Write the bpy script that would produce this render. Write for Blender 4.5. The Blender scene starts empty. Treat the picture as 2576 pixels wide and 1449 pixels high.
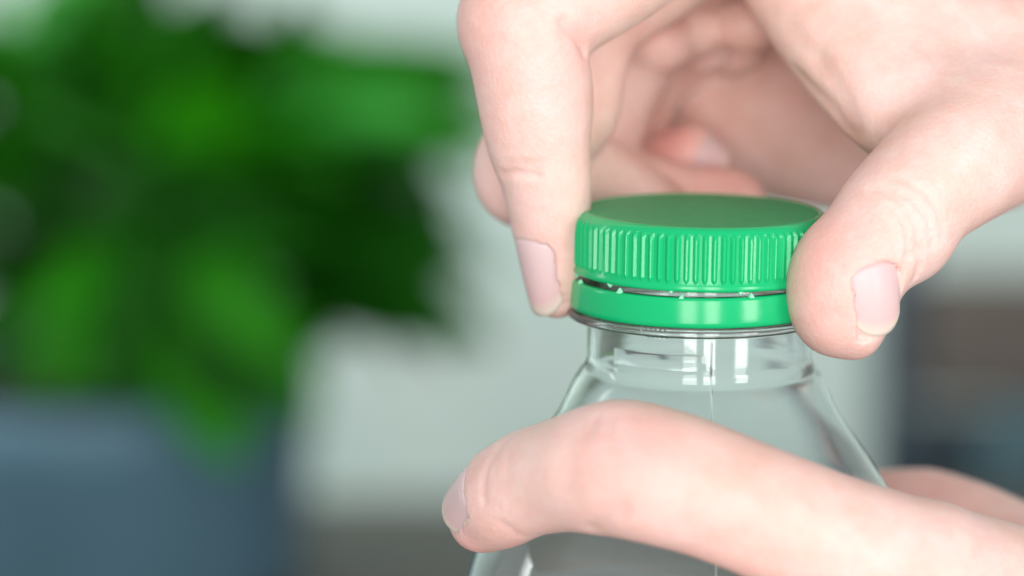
import bpy, bmesh, math, random
import numpy as np
import openvdb
from mathutils import Vector, Matrix

random.seed(4); np.random.seed(4)
SC = bpy.context.scene
COL = SC.collection
S = 0.001                                     # the script thinks in millimetres

# ------------------------------------------------------------------ camera
DIST, PITCH, FPX = 420.0, math.radians(10.0), 7077.0
C0 = np.array([-28.1, -DIST*math.cos(PITCH), DIST*math.sin(PITCH)])
FWD = np.array([0, math.cos(PITCH), -math.sin(PITCH)])
UPV = np.array([0, math.sin(PITCH), math.cos(PITCH)])
RGT = np.array([1.0, 0, 0])
cam = bpy.data.cameras.new('camera'); camo = bpy.data.objects.new('camera', cam); COL.objects.link(camo)
camo.location = C0*S; camo.rotation_euler = (math.pi/2-PITCH, 0, 0)
cam.sensor_width = 36; cam.lens = 36*FPX/2576
cam.clip_start = 0.02; cam.clip_end = 50
cam.dof.use_dof = True; cam.dof.focus_distance = 0.404; cam.dof.aperture_fstop = 6.8; cam.dof.aperture_blades = 0
SC.camera = camo

# ------------------------------------------------------------------ world, lamps, exposure
w = bpy.data.worlds.new('World'); SC.world = w; w.use_nodes = True
bg = w.node_tree.nodes['Background']; bg.inputs[0].default_value = (0.93, 0.97, 1.0, 1); bg.inputs[1].default_value = 0.45
def area(name, loc, target, sx, sy, power, color=(1, 1, 1)):
    l = bpy.data.lights.new(name, 'AREA'); l.shape = 'RECTANGLE'; l.size = sx*S; l.size_y = sy*S
    l.energy = power; l.color = color
    o = bpy.data.objects.new(name, l); COL.objects.link(o); o.location = Vector(loc)*S
    d = Vector(target)-Vector(loc); o.rotation_euler = d.to_track_quat('-Z', 'Y').to_euler()
    return o
def ring_pos(az, d, z): return (d*math.sin(math.radians(az)), -d*math.cos(math.radians(az)), z)
# three tall panes of one window behind the camera, seen as bright strips in the plastic
area('window_light', ring_pos(-13.5, 1900, 280), (0, 0, 60), 460, 1700, 16.0, (1, 0.985, 0.96))
area('window_light', ring_pos(6.5, 1900, 280), (0, 0, 60), 400, 1700, 16.0, (1, 0.985, 0.96))
area('window_light', ring_pos(40.0, 2000, 200), (0, 0, 60), 460, 1300, 15, (1, 0.985, 0.96))
area('wall_fill_light', (-2700, 1150, 1000), (400, 2200, 100), 1200, 1200, 19, (0.97, 1, 0.98)).data.spread = math.radians(75)  # added fill lamp out of view, brightens the back wall; not a real window
vs = SC.view_settings; vs.view_transform = 'Standard'; vs.look = 'None'; vs.gamma = 1; vs.exposure = 0.13; vs.use_curve_mapping = False
cy = SC.cycles
cy.max_bounces = 16; cy.transmission_bounces = 14; cy.transparent_max_bounces = 14; cy.glossy_bounces = 6; cy.diffuse_bounces = 4
cy.caustics_refractive = True; cy.caustics_reflective = False; cy.blur_glossy = 0.5
cy.use_denoising = True; cy.sample_clamp_indirect = 6

# ------------------------------------------------------------------ helpers
def at(px, py, y):
    """point at depth y (mm) that the camera above sees at column px, row py of a 2576 x 1449 picture"""
    d = FWD*FPX + RGT*(px-1288) + UPV*(724.5-py)
    return C0 + d*((y-C0[1])/d[1])
def row_z(py, y=0.0): return float(at(1762, py, y)[2])
def unit(v): v = np.asarray(v, float); return v/np.linalg.norm(v)

def mat(name, color=(.8, .8, .8), rough=.5, **kw):
    m = bpy.data.materials.new(name); m.use_nodes = True
    b = m.node_tree.nodes['Principled BSDF']
    b.inputs['Base Color'].default_value = (*color, 1); b.inputs['Roughness'].default_value = rough
    for k, v in kw.items(): b.inputs[k].default_value = v
    return m, m.node_tree, b
def link(nt, a, ao, b, bi): nt.links.new(a.outputs[ao], b.inputs[bi])
def noise_colour(nt, b, c1, c2, scale, detail=4, rough=.6, lo=.3, hi=.7):
    tc = nt.nodes.new('ShaderNodeTexCoord'); n = nt.nodes.new('ShaderNodeTexNoise')
    n.inputs['Scale'].default_value = scale; n.inputs['Detail'].default_value = detail; n.inputs['Roughness'].default_value = rough
    r = nt.nodes.new('ShaderNodeValToRGB'); r.color_ramp.elements[0].color = (*c1, 1); r.color_ramp.elements[1].color = (*c2, 1)
    r.color_ramp.elements[0].position = lo; r.color_ramp.elements[1].position = hi
    link(nt, tc, 'Object', n, 'Vector'); link(nt, n, 'Fac', r, 'Fac'); link(nt, r, 'Color', b, 'Base Color')
    return tc, n, r
def bump(nt, b, scale, strength, dist, detail=3):
    tc = nt.nodes.new('ShaderNodeTexCoord'); n = nt.nodes.new('ShaderNodeTexNoise'); n.inputs['Scale'].default_value = scale
    n.inputs['Detail'].default_value = detail
    bp = nt.nodes.new('ShaderNodeBump'); bp.inputs['Strength'].default_value = strength; bp.inputs['Distance'].default_value = dist
    link(nt, tc, 'Object', n, 'Vector'); link(nt, n, 'Fac', bp, 'Height'); link(nt, bp, 'Normal', b, 'Normal')
    return bp

def mesh_obj(name, verts, faces, material, parent=None, smooth=True):
    me = bpy.data.meshes.new(name)
    me.from_pydata([tuple(np.asarray(v)*S) for v in verts], [], faces); me.update()
    if smooth: me.polygons.foreach_set('use_smooth', [True]*len(me.polygons))
    me.materials.append(material)
    o = bpy.data.objects.new(name, me); COL.objects.link(o)
    if parent: o.parent = parent
    return o
def fix_normals(o):
    bm = bmesh.new(); bm.from_mesh(o.data); bmesh.ops.recalc_face_normals(bm, faces=bm.faces); bm.to_mesh(o.data); bm.free()
def tag(o, label=None, cat=None, group=None, kind=None):
    for k, v in (('label', label), ('category', cat), ('group', group), ('kind', kind)):
        if v: o[k] = v
    return o
def empty(name, loc=(0, 0, 0)):
    o = bpy.data.objects.new(name, None); COL.objects.link(o); o.location = Vector(loc)*S; o.empty_display_size = .01
    return o
def lathe(name, prof, material, parent=None, n=128, closed=False):
    """prof: list of (r, z); closed joins last to first"""
    V, F = [], []
    m = len(prof)
    for r, z in prof:
        for i in range(n):
            a = 2*math.pi*i/n; V.append((r*math.cos(a), r*math.sin(a), z))
    for j in range(m if closed else m-1):
        k = (j+1) % m
        for i in range(n):
            F.append((j*n+i, j*n+(i+1) % n, k*n+(i+1) % n, k*n+i))
    o = mesh_obj(name, V, F, material, parent); fix_normals(o)
    return o
def smooth_prof(pts, sub=6):
    """Catmull-Rom through (r, z) points"""
    P = [np.array(p, float) for p in pts]; P = [2*P[0]-P[1]] + P + [2*P[-1]-P[-2]]; out = []
    for i in range(1, len(P)-2):
        for s in range(sub):
            t = s/sub; a, b, c, d = P[i-1:i+3]
            out.append(.5*((2*b)+(c-a)*t+(2*a-5*b+4*c-d)*t*t+(3*b-a-3*c+d)*t**3))
    out.append(P[-2]); return [tuple(p) for p in out]

# ------------------------------------------------------------------ materials
def skin_material():
    m, nt, b = mat('skin', (.83, .60, .51), .42)
    at_ = nt.nodes.new('ShaderNodeAttribute'); at_.attribute_name = 'redness'
    tc = nt.nodes.new('ShaderNodeTexCoord')
    n1 = nt.nodes.new('ShaderNodeTexNoise'); n1.inputs['Scale'].default_value = 90; n1.inputs['Detail'].default_value = 4
    r1 = nt.nodes.new('ShaderNodeValToRGB')
    r1.color_ramp.elements[0].position = .32; r1.color_ramp.elements[0].color = (.80, .55, .475, 1)
    r1.color_ramp.elements[1].position = .68; r1.color_ramp.elements[1].color = (.89, .64, .59, 1)
    mx = nt.nodes.new('ShaderNodeMixRGB'); mx.inputs[2].default_value = (.80, .33, .30, 1)
    link(nt, tc, 'Object', n1, 'Vector'); link(nt, n1, 'Fac', r1, 'Fac'); link(nt, r1, 'Color', mx, 1)
    link(nt, at_, 'Fac', mx, 'Fac')
    n3 = nt.nodes.new('ShaderNodeTexNoise'); n3.inputs['Scale'].default_value = 300; n3.inputs['Detail'].default_value = 5; n3.inputs['Roughness'].default_value = .7
    r3 = nt.nodes.new('ShaderNodeValToRGB'); r3.color_ramp.elements[0].position = .35; r3.color_ramp.elements[0].color = (.97, .88, .86, 1); r3.color_ramp.elements[1].position = .62; r3.color_ramp.elements[1].color = (1, 1, 1, 1)
    m3 = nt.nodes.new('ShaderNodeMixRGB'); m3.blend_type = 'MULTIPLY'; m3.inputs[0].default_value = .8
    link(nt, tc, 'Object', n3, 'Vector'); link(nt, n3, 'Fac', r3, 'Fac'); link(nt, mx, 'Color', m3, 1); link(nt, r3, 'Color', m3, 2); link(nt, m3, 'Color', b, 'Base Color')
    b.inputs['Subsurface Weight'].default_value = .55
    b.inputs['Subsurface Radius'].default_value = (1.0, .34, .2)
    b.inputs['Subsurface Scale'].default_value = .0022
    b.inputs['Specular IOR Level'].default_value = .34
    v = nt.nodes.new('ShaderNodeTexVoronoi'); v.inputs['Scale'].default_value = 1500
    n2 = nt.nodes.new('ShaderNodeTexNoise'); n2.inputs['Scale'].default_value = 420; n2.inputs['Detail'].default_value = 5
    b1 = nt.nodes.new('ShaderNodeBump'); b1.inputs['Strength'].default_value = .35; b1.inputs['Distance'].default_value = .00015
    b2 = nt.nodes.new('ShaderNodeBump'); b2.inputs['Strength'].default_value = .22; b2.inputs['Distance'].default_value = .00025
    link(nt, tc, 'Object', v, 'Vector'); link(nt, tc, 'Object', n2, 'Vector')
    link(nt, v, 'Distance', b1, 'Height'); link(nt, n2, 'Fac', b2, 'Height'); link(nt, b1, 'Normal', b2, 'Normal')
    ve = nt.nodes.new('ShaderNodeTexVoronoi'); ve.feature = 'DISTANCE_TO_EDGE'; ve.inputs['Scale'].default_value = 1050
    wn = nt.nodes.new('ShaderNodeMixRGB'); wn.inputs[0].default_value = .0025; link(nt, tc, 'Object', wn, 1); link(nt, n2, 'Color', wn, 2); link(nt, wn, 'Color', ve, 'Vector')
    b3 = nt.nodes.new('ShaderNodeBump'); b3.inputs['Strength'].default_value = .38; b3.inputs['Distance'].default_value = .00013
    cr = nt.nodes.new('ShaderNodeMath'); cr.operation = 'MINIMUM'; cr.inputs[1].default_value = .22
    link(nt, ve, 'Distance', cr, 0); link(nt, cr, 'Value', b3, 'Height'); link(nt, b2, 'Normal', b3, 'Normal'); link(nt, b3, 'Normal', b, 'Normal')
    return m
SKIN = skin_material()

def nail_material():
    m, nt, b = mat('nail', (.78, .55, .6), .36)
    a = nt.nodes.new('ShaderNodeAttribute'); a.attribute_name = 'along'
    r = nt.nodes.new('ShaderNodeValToRGB'); e = r.color_ramp.elements
    e[0].position = 0; e[0].color = (.75, .545, .55, 1); e[1].position = 1; e[1].color = (.80, .68, .58, 1)
    k = e.new(.80); k.color = (.80, .53, .52, 1); k = e.new(.90); k.color = (.80, .62, .55, 1)
    link(nt, a, 'Fac', r, 'Fac'); link(nt, r, 'Color', b, 'Base Color')
    b.inputs['Subsurface Weight'].default_value = .4; b.inputs['Subsurface Radius'].default_value = (1, .5, .4); b.inputs['Subsurface Scale'].default_value = .001
    b.inputs['Specular IOR Level'].default_value = .4
    return m
NAIL = nail_material()

GREEN, nt, b = mat('green_plastic', (.002, .47, .165), .17)
b.inputs['Subsurface Weight'].default_value = .18; b.inputs['Subsurface Radius'].default_value = (.3, 1, .5); b.inputs['Subsurface Scale'].default_value = .0012
bump(nt, b, 1400, .06, .0001)
GREEN_TOP, nt, b = mat('green_plastic_matte', (.012, .36, .12), .5)
noise_colour(nt, b, (.010, .34, .12), (.018, .40, .145), 700, 3)
bump(nt, b, 3500, .25, .0001)
TORN, nt, b = mat('torn_plastic', (.30, .80, .52), .5)
PET, nt, b = mat('clear_plastic', (.94, .99, .985), .012, **{'Transmission Weight': .95, 'IOR': 1.52})
bump(nt, b, 45, .06, .0006, 2)

# ------------------------------------------------------------------ the setting
WALL, nt, b = mat('painted_wall', (.42, .50, .46), .9)
noise_colour(nt, b, (.58, .76, .69), (.76, .86, .82), 2.0, 3)
bump(nt, b, 300, .1, .001)
o = mesh_obj('wall', [(-3000, 2200, -1100), (3000, 2200, -1100), (3000, 2200, 2100), (-3000, 2200, 2100)], [(0, 1, 2, 3)], WALL, smooth=False); tag(o, kind='structure')
WOOD, nt, b = mat('brown_wood', (.16, .12, .10), .55)
tc, n, r = noise_colour(nt, b, (.075, .06, .05), (.13, .105, .088), 6, 5)
mp = nt.nodes.new('ShaderNodeMapping'); mp.inputs['Scale'].default_value = (1, 9, 1); link(nt, tc, 'Object', mp, 'Vector'); link(nt, mp, 'Vector', n, 'Vector')
def box(name, lo, hi, material, parent=None, bev=0.0, segs=2):
    bm = bmesh.new(); bmesh.ops.create_cube(bm, size=1)
    for v in bm.verts: v.co = Vector([(lo[i]+hi[i])/2+v.co[i]*(hi[i]-lo[i]) for i in range(3)])*S
    if bev: bmesh.ops.bevel(bm, geom=bm.edges[:], offset=bev*S, segments=segs, affect='EDGES', profile=.6)
    me = bpy.data.meshes.new(name); bm.to_mesh(me); bm.free(); me.materials.append(material)
    me.polygons.foreach_set('use_smooth', [bev > 0]*len(me.polygons))
    o = bpy.data.objects.new(name, me); COL.objects.link(o)
    if parent: o.parent = parent
    return o
TABLE_Z = -352
o = box('table_top', (-1000, 250, TABLE_Z-30), (1000, 1262, TABLE_Z), WOOD, bev=3); tag(o, kind='structure')

# ------------------------------------------------------------------ bottle
bottle = tag(empty('plastic_bottle', (0, 0, -205)), 'clear empty plastic bottle with conical shoulder, gripped by two hands', 'bottle')
BZ = 205
zf = row_z(772)                     # top of the support flange
Rn = 16.75
def up(p): return [(r, z+BZ) for r, z in p]
outer = [(Rn, zf-1.4), (Rn, zf-3), (Rn, row_z(872)), (Rn, row_z(897)), (17.2, row_z(918)), (18.6, row_z(950)), (21.4, row_z(1045)), (25.5, row_z(1142)),
         (30.1, row_z(1262)), (33.0, row_z(1360)), (34.8, row_z(1450)), (36.0, row_z(1560)), (36.6, row_z(1700)),
         (36.6, -120), (36.2, -150), (36.8, -178), (36.0, -196), (32.0, -204)]
sm = smooth_prof(outer, 6)
finish = [(Rn-.3, zf+14.2), (Rn-.15, zf+13.8), (Rn-.1, zf+6), (Rn-.1, zf+.9), (Rn+.5, zf+.25), (19.6, zf+.05), (19.9, zf-.2), (19.93, zf-.75), (19.65, zf-1.05), (Rn+.6, zf-1.2), (Rn, zf-1.55)]
outp = finish + [p for p in sm if p[1] < zf-1.8]
base_out = [(28, -204.8), (20, -202.5), (8, -196), (0.01, -194)]
outp += base_out
inp = []
for i, (r, z) in enumerate(outp):
    if 3 <= i <= 10: continue
    q_ = min(1, max(0, (z-row_z(1060))/(zf-2-row_z(1060)))); t = .7+.75*q_*q_*(3-2*q_)
    if z > zf: inp.append((14.9, z-(.0 if i else -.0)))
    elif z < -203.6: inp.append((max(r-.3, .01), z+1.0))
    elif r < 10: inp.append((max(r, .01), z+1.0))
    else: inp.append((r-t, z))
# keep the wall thickness changing smoothly
full = outp + inp[::-1]
lathe('body', up(full), PET, bottle, 160, closed=True)
# moulding seam running down the shoulder
seam_prof = [p for p in outp if p[1] < zf-2 and p[1] > -190]
V, F = [], []
SEAM, nt, b = mat('clear_plastic_seam', (.98, 1, 1), .1, **{'Transmission Weight': 1.0, 'IOR': 1.52})
for r, z in seam_prof:
    for k, (da, dr) in enumerate(((-.16, -.03), (-.05, .035), (.05, .035), (.16, -.03))):
        V.append((da+.6, -(r+dr), z+BZ))
for j in range(len(seam_prof)-1):
    for k in range(3): F.append((4*j+k, 4*j+k+1, 4*j+k+5, 4*j+k+4))
mesh_obj('mould_seam', V, F, SEAM, bottle)
# raised moulding tab on the neck
def arc_patch(name, a0, a1, z0, z1, r0, r1, material, parent, n=24):
    V, F = [], []
    prof = [(r0, z0), (r1, z0+.15), (r1, z1-.15), (r0, z1)]
    for i in range(n+1):
        a = a0+(a1-a0)*i/n; e = min(1, min(i, n-i)/1.5)
        for r, z in prof:
            rr = r0+(r-r0)*e; V.append((rr*math.sin(a), -rr*math.cos(a), z))
    for i in range(n):
        for k in range(3): F.append((4*i+k, 4*i+k+4, 4*i+k+5, 4*i+k+1))
    o = mesh_obj(name, V, F, material, parent); fix_normals(o); return o
arc_patch('moulded_tab', math.radians(-52), math.radians(1.5), row_z(936, -Rn)+BZ, row_z(896, -Rn)+BZ, Rn-.02, Rn+.06, SEAM, bottle)
for k in range(6):
    a = math.radians(-33+k*2.4)
    arc_patch('moulded_mark', a, a+math.radians(1.3), row_z(852, -Rn)+BZ-(.25 if k else .1), row_z(845, -Rn)+BZ+(.5 if k == 0 else 0), Rn-.02, Rn+.14, SEAM, bottle, 6)

# tamper ring stays on the bottle
RZ0, RZ1 = zf+.35, zf+4.75
ring = lathe('tamper_ring', up([(17.6, RZ0+.1), (19.3, RZ0), (19.6, RZ0+.25), (19.65, RZ0+.8), (19.55, RZ1-.5), (19.4, RZ1-.12), (19.2, RZ1), (17.8, RZ1-.05)]), GREEN, bottle, 160, closed=True)
ring['label'] = 'green torn-off tamper-evident ring below the cap'
def stub(parent, az, z, r, up_, sz, zoff=0):
    a = math.radians(az); c = np.array([r*math.sin(a), -r*math.cos(a), z]); t = np.array([math.cos(a), math.sin(a), 0]); nn = np.array([math.sin(a), -math.cos(a), 0]); zz = np.array([0, 0, up_])
    V = [c-t*sz*.9-nn*.5, c+t*sz*1.0-nn*.5, c+t*sz*.8+nn*.10, c-t*sz*.6+nn*.12, c+t*sz*.35+zz*sz*1.15-nn*.35, c-t*sz*.05+zz*sz*1.3-nn*.3, c+t*sz*.25+zz*sz*.9+nn*.08]
    bm = bmesh.new()
    for v in V: bm.verts.new(tuple(v*S))
    bmesh.ops.convex_hull(bm, input=bm.verts[:])
    me = bpy.data.meshes.new('torn_bridge'); bm.to_mesh(me); bm.free(); me.materials.append(TORN)
    o = bpy.data.objects.new('torn_bridge', me); COL.objects.link(o); o.parent = parent
    return o
for az, s_ in ((-41.5, .62), (-12, .5), (18.5, .55), (49, .55), (79, .5), (-71, .5), (109, .5), (140, .5), (170, .5), (-160, .5), (-130, .5), (-100, .5)):
    stub(ring, az, RZ1+BZ-.1, 19.3, 1, s_)

# ------------------------------------------------------------------ cap (lifted half a turn, tilted a hair)
CB = RZ1+.75                           # cap bottom
CT = CB+9.15
cap = tag(empty('bottle_cap', (0, 0, CB)), 'green ribbed plastic screw cap twisted loose between thumb and forefinger', 'bottle cap')
cap.rotation_euler = (0, math.radians(.7), math.radians(2.0))
H = CT-CB
RB = 18.95
lathe('shell', [(17.5, 0.05), (19.0, 0), (19.3, .16), (19.36, .5), (19.28, .9), (RB, 1.35), (RB-.05, H-1.55), (18.75, H-.85), (18.4, H-.42), (18.0, H-.12), (17.6, H+.02), (17.3, H+.0), (17.2, H-.1),
               (17.1, H-1.4), (17.4, H-1.5)], GREEN, cap, 180, closed=True)
lathe('top_disc', [(17.18, H-.9), (17.18, H-.12), (17.05, H-.05), (16.3, H-.03), (8, H-.02), (.01, H-.02)], GREEN_TOP, cap, 128)
# one grip rib, copied round the shell
NR = 90
def rib_mesh():
    V, F = [], []
    pr = [(-.47, -.06), (-.15, .33), (-.06, .38), (.06, .38), (.15, .33), (.47, -.06)]
    zs = [(.75, .0), (1.75, 1), (H-3.2, 1), (H-2.1, 1), (H-1.6, .92), (H-1.25, .7), (H-1.0, .3), (H-.85, .0)]
    for z, k in zs:
        kw = .12 if z < .8 else 1
        for x, d in pr:
            V.append((x*kw, -(RB+.02+(d if d < 0 else d*k)-(.0 if z < H-1.5 else (z-H+1.5)*.3)), z))
    m = len(pr)
    for j in range(len(zs)-1):
        for i in range(m-1): F.append((j*m+i, j*m+i+1, (j+1)*m+i+1, (j+1)*m+i))
    return V, F
V, F = rib_mesh(); rib0 = mesh_obj('grip_rib', V, F, GREEN, cap, smooth=False); fix_normals(rib0)
for k in range(1, NR):
    c = rib0.copy(); COL.objects.link(c); c.parent = cap; c.rotation_euler = (0, 0, 2*math.pi*k/NR)
for az, s_ in ((-47.5, .5), (-16.5, .4), (13.5, .45), (44, .4), (-78, .6), (74, .4), (104, .4), (134, .4), (165, .4), (-166, .4), (-136, .4), (-106, .4)):
    stub(cap, az-2, .12, 19.13, -1, s_)

# ------------------------------------------------------------------ hands: a signed distance field, then one skin
class Field:
    def __init__(self, lo, hi, h):
        self.lo = np.array(lo, float); self.h = h
        self.n = np.ceil((np.array(hi)-self.lo)/h).astype(int)+1
        self.d = np.full(self.n, 30.0, np.float32)
    def sl(self, lo, hi):
        a = np.maximum(np.floor((np.array(lo)-self.lo)/self.h).astype(int), 0)
        b = np.minimum(np.ceil((np.array(hi)-self.lo)/self.h).astype(int)+1, self.n)
        if np.any(b <= a): return None
        s = tuple(slice(int(x), int(y)) for x, y in zip(a, b))
        g = [(self.lo[i]+self.h*np.arange(a[i], b[i])).astype(np.float32).reshape([-1 if j == i else 1 for j in range(3)]) for i in range(3)]
        return s, g
    @staticmethod
    def smin(a, b, k):
        if k <= 0: return np.minimum(a, b)
        hh = np.maximum(k-np.abs(a-b), 0)/k
        return np.minimum(a, b)-hh*hh*k*.25
    def seg(self, tgt, a, b, ra, rb, da, db, na, nb, pad):
        """tapered capsule with oval section: r across, d along the dorsal vector n"""
        r = max(ra, rb, da, db)+pad
        q = self.sl(np.minimum(a, b)-r, np.maximum(a, b)+r)
        if q is None: return
        s, (X, Y, Z) = q
        ba = b-a; L2 = float(ba@ba)+1e-9
        t = np.clip(((X-a[0])*ba[0]+(Y-a[1])*ba[1]+(Z-a[2])*ba[2])/L2, 0, 1)
        dx, dy, dz = X-(a[0]+t*ba[0]), Y-(a[1]+t*ba[1]), Z-(a[2]+t*ba[2])
        n = unit(na+nb)
        qn = dx*n[0]+dy*n[1]+dz*n[2]
        rw = ra+(rb-ra)*t; rd = da+(db-da)*t
        q2 = dx*dx+dy*dy+dz*dz-qn*qn
        k = rw/rd
        d = (np.sqrt(np.maximum(q2+(qn*k)**2, 0))-rw)/np.maximum(k, 1)
        tgt[s] = np.minimum(tgt[s], d.astype(np.float32))
    def chain(self, pts, k=3.0, sub=7, pad=5.0):
        """pts: (pos, r_across, r_dorsal, dorsal vector)"""
        P = [np.concatenate([np.asarray(p[0], float), [p[1], p[2]], unit(p[3])]) for p in pts]
        P = [2*P[0]-P[1]]+P+[2*P[-1]-P[-2]]; out = []
        for i in range(1, len(P)-2):
            for s in range(sub):
                t = s/sub; a, b, c, d = P[i-1:i+3]
                cr = .5*((2*b)+(c-a)*t+(2*a-5*b+4*c-d)*t*t+(3*b-a-3*c+d)*t**3)
                out.append(cr*.6+(b+(c-b)*t)*.4)
        out.append(P[-2])
        tmp = np.full(self.n, 30.0, np.float32)
        for a, b in zip(out[:-1], out[1:]):
            self.seg(tmp, a[:3], b[:3], a[3], b[3], a[4], b[4], a[5:], b[5:], pad)
        self.d = self.smin(self.d, tmp, k)
    def blob(self, c, r, ax=None, k=3.0, sub=False):
        """ellipsoid, radii r along the rows of ax"""
        c = np.asarray(c, float); r = np.asarray(r, float); R = float(r.max())+k+3
        q = self.sl(c-R, c+R)
        if q is None: return
        s, (X, Y, Z) = q
        A = np.eye(3) if ax is None else np.array([unit(a) for a in ax])
        u = [((X-c[0])*A[i][0]+(Y-c[1])*A[i][1]+(Z-c[2])*A[i][2])/r[i] for i in range(3)]
        m = np.sqrt(u[0]**2+u[1]**2+u[2]**2)
        d = ((m-1)*float(r.min())).astype(np.float32)
        self.d[s] = -self.smin(-self.d[s], d, k) if sub else self.smin(self.d[s], d, k)
    def groove(self, pts, depth, width):
        pts = [np.asarray(p, float) for p in pts]
        for a, b in zip(pts[:-1], pts[1:]):
            pass
        lo = np.min(pts, 0)-4*width; hi = np.max(pts, 0)+4*width
        q = self.sl(lo, hi)
        if q is None: return
        s, (X, Y, Z) = q
        best = None
        for a, b in zip(pts[:-1], pts[1:]):
            ba = b-a; t = np.clip(((X-a[0])*ba[0]+(Y-a[1])*ba[1]+(Z-a[2])*ba[2])/(float(ba@ba)+1e-9), 0, 1)
            d2 = (X-a[0]-t*ba[0])**2+(Y-a[1]-t*ba[1])**2+(Z-a[2]-t*ba[2])**2
            best = d2 if best is None else np.minimum(best, d2)
        self.d[s] += (depth*np.exp(-best/(width*width))).astype(np.float32)
    def smooth(self, n=1):
        for _ in range(n):
            for ax in range(3):
                d = self.d; o = d.copy()
                a = [slice(None)]*3; b_ = [slice(None)]*3; c = [slice(None)]*3
                a[ax] = slice(0, -2); b_[ax] = slice(1, -1); c[ax] = slice(2, None)
                o[tuple(b_)] = .25*d[tuple(a)]+.5*d[tuple(b_)]+.25*d[tuple(c)]
                self.d = o
    def val(self, p):
        i = np.clip(np.round((np.asarray(p)-self.lo)/self.h).astype(int), 0, self.n-1)
        return float(self.d[tuple(i)])
    def tri(self, p):
        f = (np.asarray(p)-self.lo)/self.h; i = np.clip(np.floor(f).astype(int), 0, self.n-2); f = f-i
        c = self.d[i[0]:i[0]+2, i[1]:i[1]+2, i[2]:i[2]+2]
        c = c[0]*(1-f[0])+c[1]*f[0]; c = c[0]*(1-f[1])+c[1]*f[1]; return float(c[0]*(1-f[2])+c[1]*f[2])
    def hit(self, px, py, y0=-75.0, y1=90.0):
        """first skin point behind that picture point"""
        y = y0
        while y < y1:
            p = at(px, py, y)
            if np.all(p > self.lo) and np.all(p < self.lo+self.h*(self.n-1)) and self.val(p) <= 0.05: return p
            y += .25
        return None
    def crease(self, pix, depth, width, y0=-75.0):
        pts = [self.hit(x, y, y0) for x, y in pix]; pts = [p for p in pts if p is not None]
        if len(pts) > 1: self.groove(pts, depth, width)
        return pts
    def mesh(self, name, red, parent=None):
        d = self.d.copy()
        d[0], d[-1], d[:, 0], d[:, -1], d[:, :, 0], d[:, :, -1] = (5,)*6     # closed at the box
        g = openvdb.FloatGrid(8.0); g.copyFromArray(np.clip(d/self.h, -8, 8))
        P, Q = g.convertToQuads(0.0)
        P = np.asarray(P, np.float64)*self.h+self.lo; Q = np.asarray(Q)
        me = bpy.data.meshes.new(name)
        me.vertices.add(len(P)); me.vertices.foreach_set('co', (P*S).astype(np.float32).ravel())
        me.loops.add(Q.size); me.loops.foreach_set('vertex_index', Q.astype(np.int32).ravel())
        me.polygons.add(len(Q)); me.polygons.foreach_set('loop_start', np.arange(0, Q.size, 4, dtype=np.int32))
        me.update(calc_edges=True); me.validate()
        me.polygons.foreach_set('use_smooth', np.ones(len(me.polygons), bool))
        # face normals outward
        vol = 0.0
        a, b_, c = P[Q[:, 0]], P[Q[:, 1]], P[Q[:, 2]]
        vol = float(np.einsum('ij,ij->i', a, np.cross(b_, c)).sum())
        if vol < 0: me.flip_normals()
        R = np.zeros(len(P))
        for c, r, a_ in red:
            if c is None: continue
            R = np.maximum(R, min(.8, 1.2*a_)*np.exp(-((P-np.asarray(c))**2).sum(1)/(r*r)))
        at_ = me.attributes.new('redness', 'FLOAT', 'POINT'); at_.data.foreach_set('value', R.astype(np.float32))
        me.materials.append(SKIN)
        o = bpy.data.objects.new(name, me); COL.objects.link(o)
        return o

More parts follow.
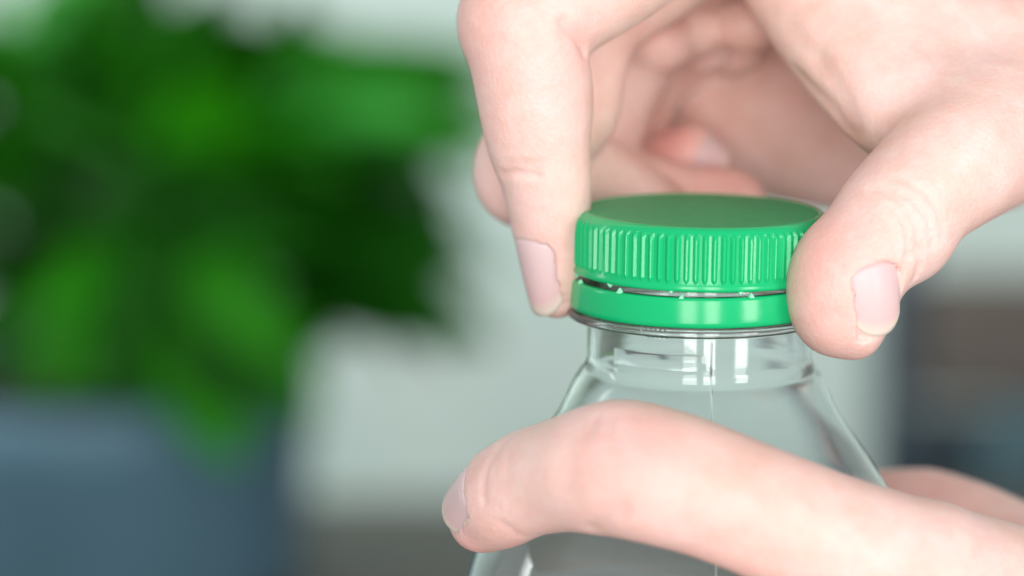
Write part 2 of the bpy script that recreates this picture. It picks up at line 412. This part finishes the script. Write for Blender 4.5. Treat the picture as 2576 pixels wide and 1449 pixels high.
NAILS = []
def nail(F_, base, d, n, L, W, R, bend=.9, label=None, fold=.34):
    """curved plate: base = middle of the cuticle edge, d towards the tip, n outward"""
    d = unit(d); n = unit(np.asarray(n)-d*np.dot(n, d)); s = np.cross(d, n); base = np.asarray(base, float)
    nu, nv = 17, 19; V, A, F = [], [], []; ph = math.asin(min(.97, W/R))
    for lay in (0, 1):
        for j in range(nv):
            v = j/(nv-1)
            for i in range(nu):
                u = -1+2*i/(nu-1)
                # rounded cuticle and rounded free edge
                v0 = .20*(1-math.sqrt(max(0, 1-(abs(u)*.98)**2))); v1 = 1-.24*abs(u)**2.4
                vv = v0+(v1-v0)*v
                wd = 1-.10*vv**3
                a = u*ph*wd
                p = base+d*(L*vv)+s*(R*math.sin(a))+n*(R*math.cos(a)-R-bend*(vv-.15)**2-.25*(1-min(1, vv/.15))) - n*(.38*lay)
                V.append(p); A.append(v if v > .7 else vv*.95)
    m = nu*nv
    for j in range(nv-1):
        for i in range(nu-1):
            q = (j*nu+i, j*nu+i+1, (j+1)*nu+i+1, (j+1)*nu+i); F.append(q); F.append(tuple(x+m for x in q[::-1]))
    edge = [i for i in range(nu)]+[j*nu+nu-1 for j in range(1, nv)]+[(nv-1)*nu+i for i in range(nu-2, -1, -1)]+[j*nu for j in range(nv-2, 0, -1)]
    for a, b_ in zip(edge, edge[1:]+edge[:1]): F.append((a, b_, b_+m, a+m))
    # bed of the plate: skin that would cover it is taken away, leaving folds at the sides and the root
    q = F_.sl(np.min(V, 0)-2, np.max(V, 0)+2); sl_, (X, Y, Z) = q
    co = lambda ax: (X-base[0])*ax[0]+(Y-base[1])*ax[1]+(Z-base[2])*ax[2]
    vv = co(d)/L; ss = co(s); hh = co(n); wd = 1-.10*np.clip(vv, 0, 1)**3
    ang = np.arcsin(np.clip(ss/R, -.98, .98)); u = ang/(ph*wd)
    v0 = .20*(1-np.sqrt(np.maximum(0, 1-(np.minimum(np.abs(u), 1)*.98)**2)))
    top = R*np.cos(ang)-R-bend*(vv-.15)**2-.25*(1-np.clip(vv/.15, 0, 1))
    c = np.minimum(np.minimum(hh-(top-.22), (1.0-np.abs(u))*R*ph+.12), np.minimum((vv-v0)*L+.05, (1.02-vv)*L+.0))
    c = np.minimum(c, top+3.0-hh)
    F_.d[sl_] = np.maximum(F_.d[sl_], np.minimum(c, 3).astype(np.float32))
    o = mesh_obj('fingernail', V, F, NAIL); fix_normals(o); NAILS.append(o)
    t = o.data.attributes.new('along', 'FLOAT', 'POINT'); t.data.foreach_set('value', np.array(A, np.float32))
    if label: o['label'] = label
    return o

nd = np.array
def finger_nail(F, chain, base, tipf, n, L, W, R, lift=.12, bend=.7, **k):
    """nail lying on the skin of the last phalanx: cuticle at `base`, found along n from the bone line"""
    q = [np.asarray(p[0]) for p in chain]; ends = q[-2:]
    def axis(t):     # t mm back from the end of the bone
        i = len(q)-1
        while i > 0 and t > np.linalg.norm(q[i]-q[i-1]): t -= np.linalg.norm(q[i]-q[i-1]); i -= 1
        return q[i]+(q[i-1]-q[i])/np.linalg.norm(q[i]-q[i-1])*t
    a0, a1 = axis(base), axis(max(base-L*tipf, 0)); d = unit(a1-a0); n = unit(nd(n)-d*np.dot(n, d))
    def skin(a):
        h = 0.0
        while h < 14 and F.tri(a+n*h) < 0: h += .05
        return a+n*h
    s0, s1 = skin(a0), skin(a1); d = unit(s1-s0)
    return nail(F, s0+n*lift, d, n, L, W, R, bend=bend, **k)
def nail_on(F, p0, p1, L, W, R, lift=.28, bend=.7, n=None, **k):
    """nail lying on the skin from the cuticle point p0 towards p1"""
    a, b_ = F.hit(*p0), F.hit(*p1); m_ = (a+b_)/2; e = 1.0
    g = nd([F.tri(m_+e*v)-F.tri(m_-e*v) for v in np.eye(3)])
    if n is not None: g = nd(n, float)
    return nail(F, a+unit(g)*lift, b_-a, g, L, W, R, bend=bend, **k)

# ---- right hand: unscrews the cap ------------------------------------------------
VX = .5
rh = Field((-46, -34, -16), (112, 92, 92), VX)
nd = np.array
n_ix = (-.72, -.62, .1)
INDEX = [(at(1850, -320, 22), 9.5, 9.5, (-.3, -.3, 1)), (at(1560, -85, 9), 8.8, 8.8, (-.6, -.3, .8)), (at(1330, 45, 1), 9.0, 9.2, (-.8, -.4, .5)),
         (at(1326, 130, 0), 8.6, 8.7, (-.85, -.5, .2)), (at(1338, 250, 0), 8.15, 8.1, n_ix), (at(1350, 350, 0), 7.6, 7.5, n_ix), (at(1368, 430, .3), 6.9, 6.7, n_ix),
         (at(1379, 520, .8), 6.3, 5.8, n_ix), (at(1384, 600, 1.2), 5.9, 5.0, n_ix), (at(1390, 670, 1.4), 5.4, 4.4, n_ix), (at(1397, 722, 1.5), 4.6, 3.6, n_ix)]
n_md = (-.5, .75, .2)
MIDDLE = [(at(1930, -260, 38), 9.5, 9.5, (-.3, 0, 1)), (at(1505, 15, 25), 8.6, 8.6, (-.6, 0, .8)), (at(1446, 170, 22), 8.1, 8.1, (-1, .2, .2)), (at(1428, 270, 20), 8.1, 8.1, (-1, .2, .2)),
          (at(1350, 360, 19), 8.1, 8.0, (-1, .3, 0)), (at(1322, 440, 20), 8.5, 8.0, (-.8, .5, -.3)), (at(1435, 432, 25), 7.8, 7.6, (-.4, .7, -.4)), (at(1535, 485, 29), 7.4, 7.2, (-.1, .8, -.4)), (at(1632, 545, 30.5), 6.6, 6.2, (0, .9, -.4))]
RING = [(at(1960, -150, 56), 9.2, 9.2, (-.3, 0, 1)), (at(1630, 85, 47), 8.0, 8.0, (-.6, 0, .8)), (at(1530, 280, 43), 7.2, 7.2, (-1, .2, .2)),
        (at(1480, 440, 41), 7.4, 7.2, (-.8, .5, -.3)), (at(1700, 520, 38), 7.2, 7.0, (0, .9, -.3)), (at(1826, 526, 37), 6.9, 6.5, (.3, .8, -.3))]
PINKY = [(at(1990, -10, 72), 8.5, 8.5, (-.3, 0, 1)), (at(1660, 160, 61), 6.8, 6.8, (-.6, 0, .8)), (at(1590, 320, 58), 6.2, 6.2, (-1, .3, .2)),
         (at(1610, 430, 54), 5.8, 5.8, (-.6, .5, -.5)), (at(1680, 410, 50), 5.6, 5.4, (.2, .6, -.6)), (at(1738, 385, 48), 5.1, 4.9, (.4, .5, -.6))]
n_th = (.86, -.42, .28)
THUMB = [(at(2760, 230, 30), 15, 14, (.5, -.7, .4)), (at(2560, 300, 8), 12, 11.5, (.5, -.7, .4)), (at(2410, 400, -5), 10.2, 9.8, (.7, -.6, .4)), (at(2320, 475, -9), 9.2, 8.7, n_th), (at(2240, 560, -12), 8.9, 8.4, n_th),
         (at(2180, 640, -14.5), 8.0, 7.2, n_th), (at(2143, 712, -16), 7.4, 6.7, n_th), (at(2117, 778, -16.5), 6.6, 6.1, n_th)]
z1 = (0, 0, 1)
# palm: metacarpals, heel and web
W0 = at(2830, 210, 46)
for f, r0, r1 in ((INDEX, 13, 10), (MIDDLE, 13, 10), (RING, 12.5, 9.5), (PINKY, 12, 9)):
    rh.chain([(W0, r0, r0, z1), (f[0][0], r1, r1, z1)], 9, 4)
rh.chain([(at(2980, 170, 44), 22, 19, (0, -.4, 1)), (W0, 20, 17, (0, -.4, 1)), (at(3300, 60, 52), 24, 21, (0, -.4, 1)), (at(3700, -60, 60), 27, 24, (0, -.4, 1))], 9, 4)
rh.chain([(at(1860, 200, 74), 13, 13, z1), (at(2150, 260, 70), 16, 16, z1), (at(2500, 285, 60), 16, 16, z1)], 7, 4)
rh.chain([(at(1850, 300, 70), 12, 12, z1), (at(2100, 330, 64), 13, 13, z1), (at(2400, 330, 55), 12, 12, z1)], 7, 4)
rh.chain([(at(1960, -140, 24), 8.5, 8.5, z1), (at(2080, 70, 14), 8, 8, z1), (at(2230, 240, 6), 8.5, 8.5, z1), (at(2400, 330, 2), 10, 10, z1)], 6, 5)
rh.chain([(at(2150, -80, 22), 13, 13, z1), (at(2330, 130, 17), 13, 13, z1), (at(2600, 200, 18), 15, 15, z1)], 8, 4)
rh.chain(THUMB, 3.0)
rh.chain(PINKY, 1.2); rh.chain(RING, 1.0); rh.chain(MIDDLE, .8)
# pads at the finger roots, seen under the arch
for px, py, y, r in ((1735, 70, 44, 6.0), (1765, 118, 52, 5.2), (1840, 125, 56, 5.4), (1880, 60, 42, 5.5), (1655, 105, 40, 6)):
    rh.blob(at(px, py, y), (r, r, r*.85), k=1.6)
rh.chain(INDEX, .7)
# joints and pads
rh.blob(at(1392, 250, 1), (5.5, 6, 9), k=3); rh.blob(at(1412, 470, 1), (3.4, 5, 7), k=3)
rh.blob(at(1415, 660, 1.2), (3.4, 4.6, 6.0), k=2.5)
rh.blob(at(2085, 720, -15), (6.2, 6.6, 9), k=3)
rh.blob(at(2310, 590, -11), (4.6, 5.2, 6), k=3); rh.blob(at(2172, 770, -16.5), (3.2, 5, 6.5), k=3)
rh.blob(at(1250, 40, 1), (5.0, 6, 6), k=4)
rh.smooth(2)
RC = rh.crease
RC([(1415, 52), (1436, 72), (1456, 100), (1468, 130)], .8, .8)
RC([(1270, 412), (1310, 408), (1350, 415)], .4, .6); RC([(1262, 438), (1290, 432), (1322, 437), (1350, 440)], .6, .6); RC([(1262, 380), (1290, 374)], .2, .7)
RC([(1200, 45), (1260, 40), (1320, 44)], .18, .8); RC([(1190, 110), (1215, 95), (1260, 92)], .12, .8)
# thumb knuckle wrinkles
for pix, dp in (([(2225, 470), (2290, 500), (2335, 550), (2345, 620)], .28), ([(2195, 475), (2260, 505), (2305, 560), (2312, 640)], .30), ([(2240, 520), (2280, 565), (2285, 630), (2270, 690)], .34),
                ([(2300, 610), (2318, 650), (2300, 700)], .32), ([(2215, 540), (2250, 590), (2255, 660)], .2), ([(2255, 450), (2320, 480), (2362, 540), (2368, 600)], .2), ([(2290, 575), (2330, 590)], .22), ([(2285, 640), (2320, 630)], .22)):
    RC(pix, dp*1.35, .55)
# wrinkles of the web between thumb and forefinger
RC([(2010, 190), (2090, 270), (2140, 340)], .7, 1.6); RC([(2060, 140), (2120, 250), (2155, 330)], .5, 1.8); RC([(1990, 60), (2060, 170)], .25, 1.5)
red_r = [(at(1420, 660, -2), 7, .16), (at(1400, 250, -6), 10, .10), (at(1215, 60, -4), 8, .2), (rh.hit(2050, 640), 8, .30), (rh.hit(2080, 780), 8, .22), (at(1690, 350, 46), 6, .5), (at(1832, 480, 33), 12, .28),
         (rh.hit(2140, 350), 6, .35), (rh.hit(1660, 90), 5, .25), (at(1470, 120, -4), 5, .22), (rh.hit(1750, 160, 20), 9, .15), (rh.hit(1900, 130, 20), 10, .15), (rh.hit(1600, 100, 10), 6, .25)]
finger_nail(rh, INDEX, 8.2, .38, n_ix, 12.2, 4.3, 5.2)
nail_on(rh, (2208, 662), (2220, 738), 10.6, 3.9, 5.4, lift=.08, bend=3.0)
nail_on(rh, (1762, 372), (1782, 386), 5.5, 3.4, 4.4, lift=.3)
finger_nail(rh, MIDDLE, 6, .6, (0, .9, -.4), 10.5, 5, 6.4)
finger_nail(rh, RING, 5, .6, (.2, .9, -.3), 10, 4.8, 6.2)
right_hand = rh.mesh('hand', red_r)
for o in NAILS: o.parent = right_hand
NAILS.clear()
tag(right_hand, 'hand reaching down over the cap, thumb and forefinger pinching its ribbed side', 'hand')
# ---- left hand: holds the shoulder ----------------------------------------------
lh = Field((-48, -56, -104), (112, 70, -4), VX)
n_li = (-.80, -.42, .45)
LINDEX = [(at(2330, 1440, -33), 10.0, 9.4, (.1, -.9, .5)), (at(2120, 1372, -38), 9.4, 8.8, (0, -.9, .5)), (at(1880, 1275, -39.5), 9.0, 8.8, (0, -.9, .5)), (at(1660, 1200, -37.5), 8.9, 8.8, (-.1, -.85, .6)),
          (at(1555, 1172, -35), 8.9, 8.9, (-.3, -.7, .7)), (at(1440, 1190, -31), 8.1, 8.0, (-.45, -.6, .7)), (at(1340, 1212, -27), 7.7, 7.5, (-.6, -.5, .65)), (at(1275, 1243, -23.5), 7.5, 7.0, n_li),
          (at(1241, 1256, -21), 6.7, 6.0, n_li), (at(1217, 1277, -19.5), 5.8, 5.0, n_li)]
LTHUMB = [(at(2800, 1560, 6), 14, 13, z1), (at(2560, 1425, 20), 10.5, 10, z1), (at(2430, 1350, 27), 9.4, 9, z1), (at(2330, 1305, 33), 8.4, 8.2, (.3, .6, .7)), (at(2220, 1300, 38), 7.8, 7.4, (.3, .8, .5)), (at(2130, 1310, 41), 7.0, 6.4, (.2, .9, .4))]
LM = [(at(2330, 1800, -36), 10, 9.5, (.1, -.9, .3)), (at(2100, 1790, -42), 9.4, 9, (0, -1, .3)), (at(1700, 1690, -45), 8.8, 8.6, (0, -1, .3)), (at(1460, 1680, -39), 8.4, 8.2, (-.5, -.8, .3)), (at(1260, 1720, -29), 7.8, 7.4, (-.8, -.5, .3)), (at(1180, 1760, -18), 7, 6, (-.9, -.2, .3))]
W1 = at(3060, 1760, 0)
lh.chain([(W1, 17, 15, (0, -1, .4)), (at(2700, 1590, -18), 13, 12, (0, -1, .4)), (LINDEX[0][0], 10, 9.6, (0, -1, .4))], 8, 5)
lh.chain([(W1, 17, 15, (0, -1, .4)), (at(2700, 1800, -20), 13, 12, (0, -1, .4)), (LM[0][0], 10.5, 10, (0, -1, .4))], 8, 5)
lh.chain([(W1, 18, 16, (0, -1, .4)), (at(3360, 1860, 10), 22, 19, (0, -1, .4))], 8, 5)
lh.chain([(at(2900, 1650, -2), 13, 13, z1), (at(2640, 1520, 6), 10, 10, z1), (at(2520, 1500, 4), 7, 7, z1)], 7, 4)
lh.chain(LTHUMB, 3)
lh.chain(LM, 1.0)
lh.chain(LINDEX, 1.2)
lh.blob(at(1610, 1186, -35.5), (11, 8.5, 6.6), k=6)
lh.blob(at(1560, 1250, -33), (6, 5, 4), k=3)
lh.blob(at(1266, 1292, -19.5), (6.2, 5, 3.8), ax=[(.8, -.3, .5), (.3, 1, 0), (-.5, 0, .8)], k=3)
lh.smooth(2)
LC = lh.crease
LC([(1262, 1112), (1232, 1150), (1218, 1200), (1220, 1260)], .30, .7); LC([(1290, 1100), (1258, 1140), (1242, 1190)], .14, .8); LC([(1325, 1085), (1290, 1130), (1276, 1180)], .10, .8)
LC([(1490, 1330), (1530, 1300), (1560, 1285)], .4, 1.4); LC([(1310, 1350), (1290, 1335), (1262, 1318)], .2, .9)
LC([(1465, 1075), (1440, 1140), (1428, 1210)], .38, 3.0); LC([(1500, 1050), (1482, 1090)], .2, .8); LC([(1540, 1045), (1526, 1085)], .2, .8); LC([(1580, 1042), (1572, 1080)], .15, .8)
red_l = [(lh.hit(1600, 1120), 9, .24), (lh.hit(1200, 1180), 5, .16), (at(1170, 1365, -20), 6, .4), (lh.hit(1250, 1350), 6, .14), (lh.hit(2330, 1215, 10), 9, .2), (lh.hit(2150, 1225, 10), 9, .5), (lh.hit(1800, 1350), 14, .08)]
finger_nail(lh, LINDEX, 5.2, .38, n_li, 10.2, 4.8, 5.8)
finger_nail(lh, LTHUMB, 5, .6, (.2, .85, .4), 11, 5.5, 7)
finger_nail(lh, LM, 5, .6, (-.9, -.3, .3), 10.5, 5, 6)
left_hand = lh.mesh('hand', red_l)
for o in NAILS: o.parent = left_hand
NAILS.clear()
tag(left_hand, 'hand clasping the bottle shoulder, forefinger stretched across its front', 'hand')
# ------------------------------------------------------------------ plant in its pot
def leaf_material(name, c1, c2):
    m, nt, b = mat(name, c1, .55, **{'Specular IOR Level': .15}); noise_colour(nt, b, c1, c2, 14, 3)
    b.inputs['Subsurface Weight'].default_value = .0
    tr = nt.nodes.new('ShaderNodeBsdfTranslucent'); tr.inputs[0].default_value = (c2[0]*2.0, c2[1]*1.6, c2[2], 1)
    mx = nt.nodes.new('ShaderNodeMixShader'); mx.inputs[0].default_value = .22
    out = nt.nodes['Material Output']; link(nt, b, 'BSDF', mx, 1); link(nt, tr, 'BSDF', mx, 2); link(nt, mx, 'Shader', out, 'Surface')
    return m
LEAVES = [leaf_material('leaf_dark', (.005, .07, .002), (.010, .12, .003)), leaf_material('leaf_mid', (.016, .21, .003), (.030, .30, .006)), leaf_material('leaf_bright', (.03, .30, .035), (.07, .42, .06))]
PY = 1080.0
pot_c = at(255, 1000, PY)
plant = tag(empty('potted_plant', (pot_c[0], PY, TABLE_Z)), 'leafy dark green houseplant in a blue grey pot on the table', 'plant')
POT, nt, b = mat('blue_ceramic', (.075, .16, .22), .6); noise_colour(nt, b, (.075, .165, .225), (.10, .205, .275), 14, 3)
zt = float(at(255, 930, PY)[2])-TABLE_Z
lathe('pot', [(0.01, 0), (104, 0), (108, 4), (113, zt-32), (117, zt-29), (118, zt-3), (116, zt), (109, zt), (108, zt-20), (.01, zt-20)], POT, plant, 96)
SOIL, nt, b = mat('soil', (.03, .022, .016), .95); bump(nt, b, 200, .8, .004)
lathe('soil', [(108.5, zt-17), (56, zt-13), (.01, zt-12)], SOIL, plant, 48)
STEM, nt, b = mat('stem', (.03, .10, .02), .6)
def leaf_geo(L, W, droop, fold=.25, nu=4, nv=12):
    V, F = [], []
    for j in range(nv+1):
        v = j/nv; wd = W*.5*(math.sin(math.pi*v**.8)**.8)*(1-.15*v) if 0 < v < 1 else .3
        ang = droop*v
        x = L*(math.sin(ang)/droop if droop else v); z = -L*((1-math.cos(ang))/droop if droop else 0)
        for i in range(-nu, nu+1):
            u = i/nu; V.append((x, u*wd, z+abs(u)*wd*fold+math.sin(v*9+u)*1.2))
    m = 2*nu+1
    for j in range(nv):
        for i in range(m-1): F.append((j*m+i, (j+1)*m+i, (j+1)*m+i+1, j*m+i+1))
    return V, F
leaf_meshes = []
for (L, W, dr) in ((120, 66, .7), (100, 56, 1.0), (135, 68, .45), (90, 54, .2)):
    V, F = leaf_geo(L, W, dr)
    for mm in LEAVES:
        o = mesh_obj('leaf', V, F, mm); leaf_meshes.append(o.data); bpy.data.objects.remove(o)
root = nd([0, 0, zt-10.0])
def place_leaf(px, py, y, tip_px, tip_py, tip_y, kind, tone, scale=1.0, roll_=None):
    """leaf base and tip given as places round the plant; stem runs to the soil"""
    y, tip_y = PY+(y-640)*1.43, PY+(tip_y-640)*1.43
    b0 = at(px, py, y)-nd([pot_c[0], PY, TABLE_Z]); t0 = at(tip_px, tip_py, tip_y)-nd([pot_c[0], PY, TABLE_Z])
    d = t0-b0; L0 = (120, 100, 135, 90)[kind]; sc_ = np.linalg.norm(d)/L0*1.08
    o = bpy.data.objects.new('leaf', leaf_meshes[kind*3+tone]); COL.objects.link(o); o.parent = plant
    q = Vector(d).to_track_quat('X', 'Z')
    roll = Matrix.Rotation(random.uniform(-.9, .9) if roll_ is None else roll_, 4, 'X')
    tilt = Matrix.Rotation(-.28, 4, 'Y')
    o.matrix_local = Matrix.Translation(Vector(b0)*S) @ q.to_matrix().to_4x4() @ tilt @ roll @ Matrix.Diagonal((sc_, sc_*scale, sc_, 1))
    return b0
def stem(b0):
    V, F = [], []; n = 8; k = 5
    a = root+nd([random.uniform(-25, 25), random.uniform(-25, 25), 0]); mid = (a+b0)/2+nd([0, 0, 18])
    for j in range(n+1):
        t = j/n; p = (1-t)**2*a+2*t*(1-t)*mid+t*t*b0; r = 4.5-2.2*t
        for i in range(k): V.append(p+nd([r*math.cos(2*math.pi*i/k), r*math.sin(2*math.pi*i/k), 0]))
    for j in range(n):
        for i in range(k): F.append((j*k+i, j*k+(i+1) % k, (j+1)*k+(i+1) % k, (j+1)*k+i))
    mesh_obj('stem', V, F, STEM, plant)
LV = [  # base, tip (columns, rows, depth), kind, tone
 (760, 330, 620, 1300, 300, 580, 2, 2), (780, 260, 660, 1290, 210, 640, 2, 1), (760, 400, 640, 1270, 420, 620, 2, 1), (640, 330, 620, 1230, 270, 580, 2, 2), (700, 260, 640, 1200, 190, 620, 2, 1), (200, 560, 560, 560, 440, 540, 0, 0), (330, 520, 590, 520, 330, 560, 1, 1), (620, 560, 640, 1180, 560, 640, 2, 1),
 (430, 800, 560, 520, 1180, 540, 0, 1), (560, 800, 560, 680, 1080, 540, 1, 0), (620, 780, 580, 800, 1040, 560, 1, 1), (700, 720, 600, 1180, 930, 570, 2, 0), (660, 600, 620, 1180, 760, 600, 2, 0), (200, 780, 560, 260, 1040, 540, 1, 0),
 (150, 260, 660, 60, -90, 660, 0, 2), (60, 240, 640, -120, -40, 640, 0, 2), (250, 230, 660, 210, -120, 680, 2, 1), (340, 200, 640, 380, -140, 660, 2, 0), (0, 300, 660, 40, 40, 680, 1, 2), (110, 200, 680, 130, -140, 700, 1, 2), (480, 220, 660, 560, -40, 690, 0, 0),
 (20, 560, 600, 330, 640, 580, 2, 1), (60, 760, 600, 330, 900, 560, 2, 0), (700, 330, 600, 1180, 400, 560, 0, 1), (560, 260, 640, 880, 70, 640, 0, 1), (640, 380, 590, 1080, 370, 540, 2, 2),
 (600, 520, 640, 1150, 640, 640, 2, 0), (660, 650, 600, 1150, 900, 570, 0, 0), (600, 700, 600, 1060, 860, 590, 1, 0), (560, 740, 580, 760, 1010, 560, 1, 1),
 (420, 740, 560, 520, 1110, 540, 0, 1), (300, 720, 560, 470, 1060, 530, 1, 0), (240, 700, 560, 210, 1000, 540, 1, 1), (120, 700, 560, 20, 980, 540, 1, 0),
 (430, 300, 620, 420, -60, 640, 2, 0), (330, 330, 600, 180, 20, 620, 0, 1), (200, 380, 600, -90, 110, 600, 2, 1), (160, 480, 590, -160, 420, 570, 0, 1),
 (420, 420, 560, 640, 200, 540, 0, 1), (520, 470, 560, 860, 430, 520, 0, 1), (380, 480, 540, 90, 330, 510, 2, 1), (300, 560, 540, 30, 560, 500, 0, 0),
 (420, 580, 540, 740, 640, 510, 0, 0), (460, 640, 540, 880, 790, 520, 2, 0), (340, 640, 530, 120, 800, 500, 0, 1), (400, 560, 530, 330, 880, 500, 0, 0),
 (500, 620, 530, 640, 940, 510, 0, 1), (600, 200, 660, 1000, 200, 680, 2, 1), (480, 380, 640, 760, 120, 660, 0, 0), (260, 260, 660, 20, -40, 680, 0, 2),
 (640, 480, 660, 1050, 530, 690, 2, 0), (300, 420, 640, 330, 120, 640, 0, 0), (200, 600, 640, -120, 700, 640, 2, 0), (500, 560, 640, 900, 560, 600, 1, 1), (100, 330, 640, 120, 60, 640, 1, 1),
 (240, 500, 620, 420, 300, 520, 1, 0), (360, 700, 600, 120, 920, 560, 0, 0), (560, 460, 600, 960, 330, 560, 0, 1)]
for L in LV:
    b0 = place_leaf(*L)
    stem(b0)
for a_ in ((300, 540, 600, 620, 500, 580, 2, 0, 1.2, 1.35), (560, 600, 760, 300, 480, 760, 2, 0, 1.3, -1.4), (0, 330, 620, 260, 330, 600, 2, 1, 1.2, 1.3), (60, 260, 700, 300, 130, 700, 2, 0, 1.3, 1.4), (300, 200, 700, 40, 60, 700, 2, 2, 1.2, -1.4), (420, 200, 700, 250, 60, 700, 2, 0, 1.2, 1.3), (860, 560, 720, 1120, 520, 720, 2, 0, 1.2, 1.3), (900, 420, 720, 1180, 380, 720, 2, 1, 1.2, 1.3)): place_leaf(*a_)
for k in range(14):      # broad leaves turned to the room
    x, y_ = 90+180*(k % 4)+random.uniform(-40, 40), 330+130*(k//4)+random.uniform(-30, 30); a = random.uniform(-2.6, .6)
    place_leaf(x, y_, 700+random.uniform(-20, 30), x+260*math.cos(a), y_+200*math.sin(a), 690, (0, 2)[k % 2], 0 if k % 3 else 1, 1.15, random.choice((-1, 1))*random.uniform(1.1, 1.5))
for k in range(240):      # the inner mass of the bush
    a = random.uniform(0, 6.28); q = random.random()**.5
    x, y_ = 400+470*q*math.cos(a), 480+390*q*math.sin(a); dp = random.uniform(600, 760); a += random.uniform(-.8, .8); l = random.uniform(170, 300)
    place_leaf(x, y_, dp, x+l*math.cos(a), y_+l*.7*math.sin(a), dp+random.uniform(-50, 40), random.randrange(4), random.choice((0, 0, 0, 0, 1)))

# ------------------------------------------------------------------ chair behind the table
DARK, nt, b = mat('dark_blue_metal', (.018, .040, .055), .5); noise_colour(nt, b, (.016, .038, .056), (.026, .054, .074), 12, 3)
BROWN, nt, b = mat('brown_fabric', (.10, .085, .07), .9); noise_colour(nt, b, (.11, .098, .085), (.16, .135, .118), 40, 4); bump(nt, b, 900, .4, .0006)
TEAL, nt, b = mat('teal_fabric', (.06, .12, .14), .85); noise_colour(nt, b, (.05, .105, .125), (.075, .14, .16), 30, 4); bump(nt, b, 900, .4, .0006)
CY = 1420.0
CUZ = float(at(2640, 1200, CY-44)[2])-50
c0 = at(2250, 560, CY); c1 = at(2900, 560, CY)
FLOORZ = -870
chair = tag(empty('chair', ((c0[0]+c1[0])/2, CY, FLOORZ)), 'dark blue framed chair with brown padded back beyond the table', 'chair')
base = nd([(c0[0]+c1[0])/2, CY, FLOORZ])
def lbox(name, lo, hi, m, bev): return box(name, nd(lo)-base, nd(hi)-base, m, chair, bev, 3)
zt2 = float(at(2250, 470, CY)[2])
lbox('post', (c0[0]-12, CY-12, FLOORZ), (c0[0]+17, CY+14, zt2), DARK, 5)
lbox('post', (c1[0]-10, CY-12, FLOORZ), (c1[0]+12, CY+14, zt2), DARK, 5)
za, zb = float(at(2300, 690, CY)[2]), float(at(2300, 1010, CY)[2])
lbox('backrest', (c0[0]+18, CY-14, zb), (c1[0]-11, CY+18, za), BROWN, 12)
zc, zd = float(at(2300, 1030, CY)[2]), float(at(2300, 1420, CY)[2])
lbox('lower_panel', (c0[0]+18, CY-4, zd), (c1[0]-11, CY+8, zc), DARK, 2)
lbox('seat', (c0[0]-8, CY-14-380, -465), (c1[0]+12, CY-14, CUZ), BROWN, 14)
for x in (c0[0]+4, c1[0]-12): lbox('leg', (x-10, CY-384, FLOORZ), (x+12, CY-362, -466), DARK, 4)
o = box('floor', (-3000, -400, FLOORZ-20), (3000, 2200-2, FLOORZ), WOOD); tag(o, kind='structure')
# teal cushion standing against the chair back
cu = at(2640, 1200, CY-44)
bm = bmesh.new(); bmesh.ops.create_uvsphere(bm, u_segments=32, v_segments=20, radius=1)
for v in bm.verts:
    x, y, z = v.co; sgn = lambda t, p: math.copysign(abs(t)**p, t)
    v.co = Vector((sgn(x, .55)*46, sgn(y, .9)*28, sgn(z, .6)*50))*S
me = bpy.data.meshes.new('cushion'); bm.to_mesh(me); bm.free(); me.materials.append(TEAL); me.polygons.foreach_set('use_smooth', [True]*len(me.polygons))
o = bpy.data.objects.new('cushion', me); COL.objects.link(o); o.location = Vector(cu)*S
tag(o, 'teal cushion propped against the dark chair', 'cushion')
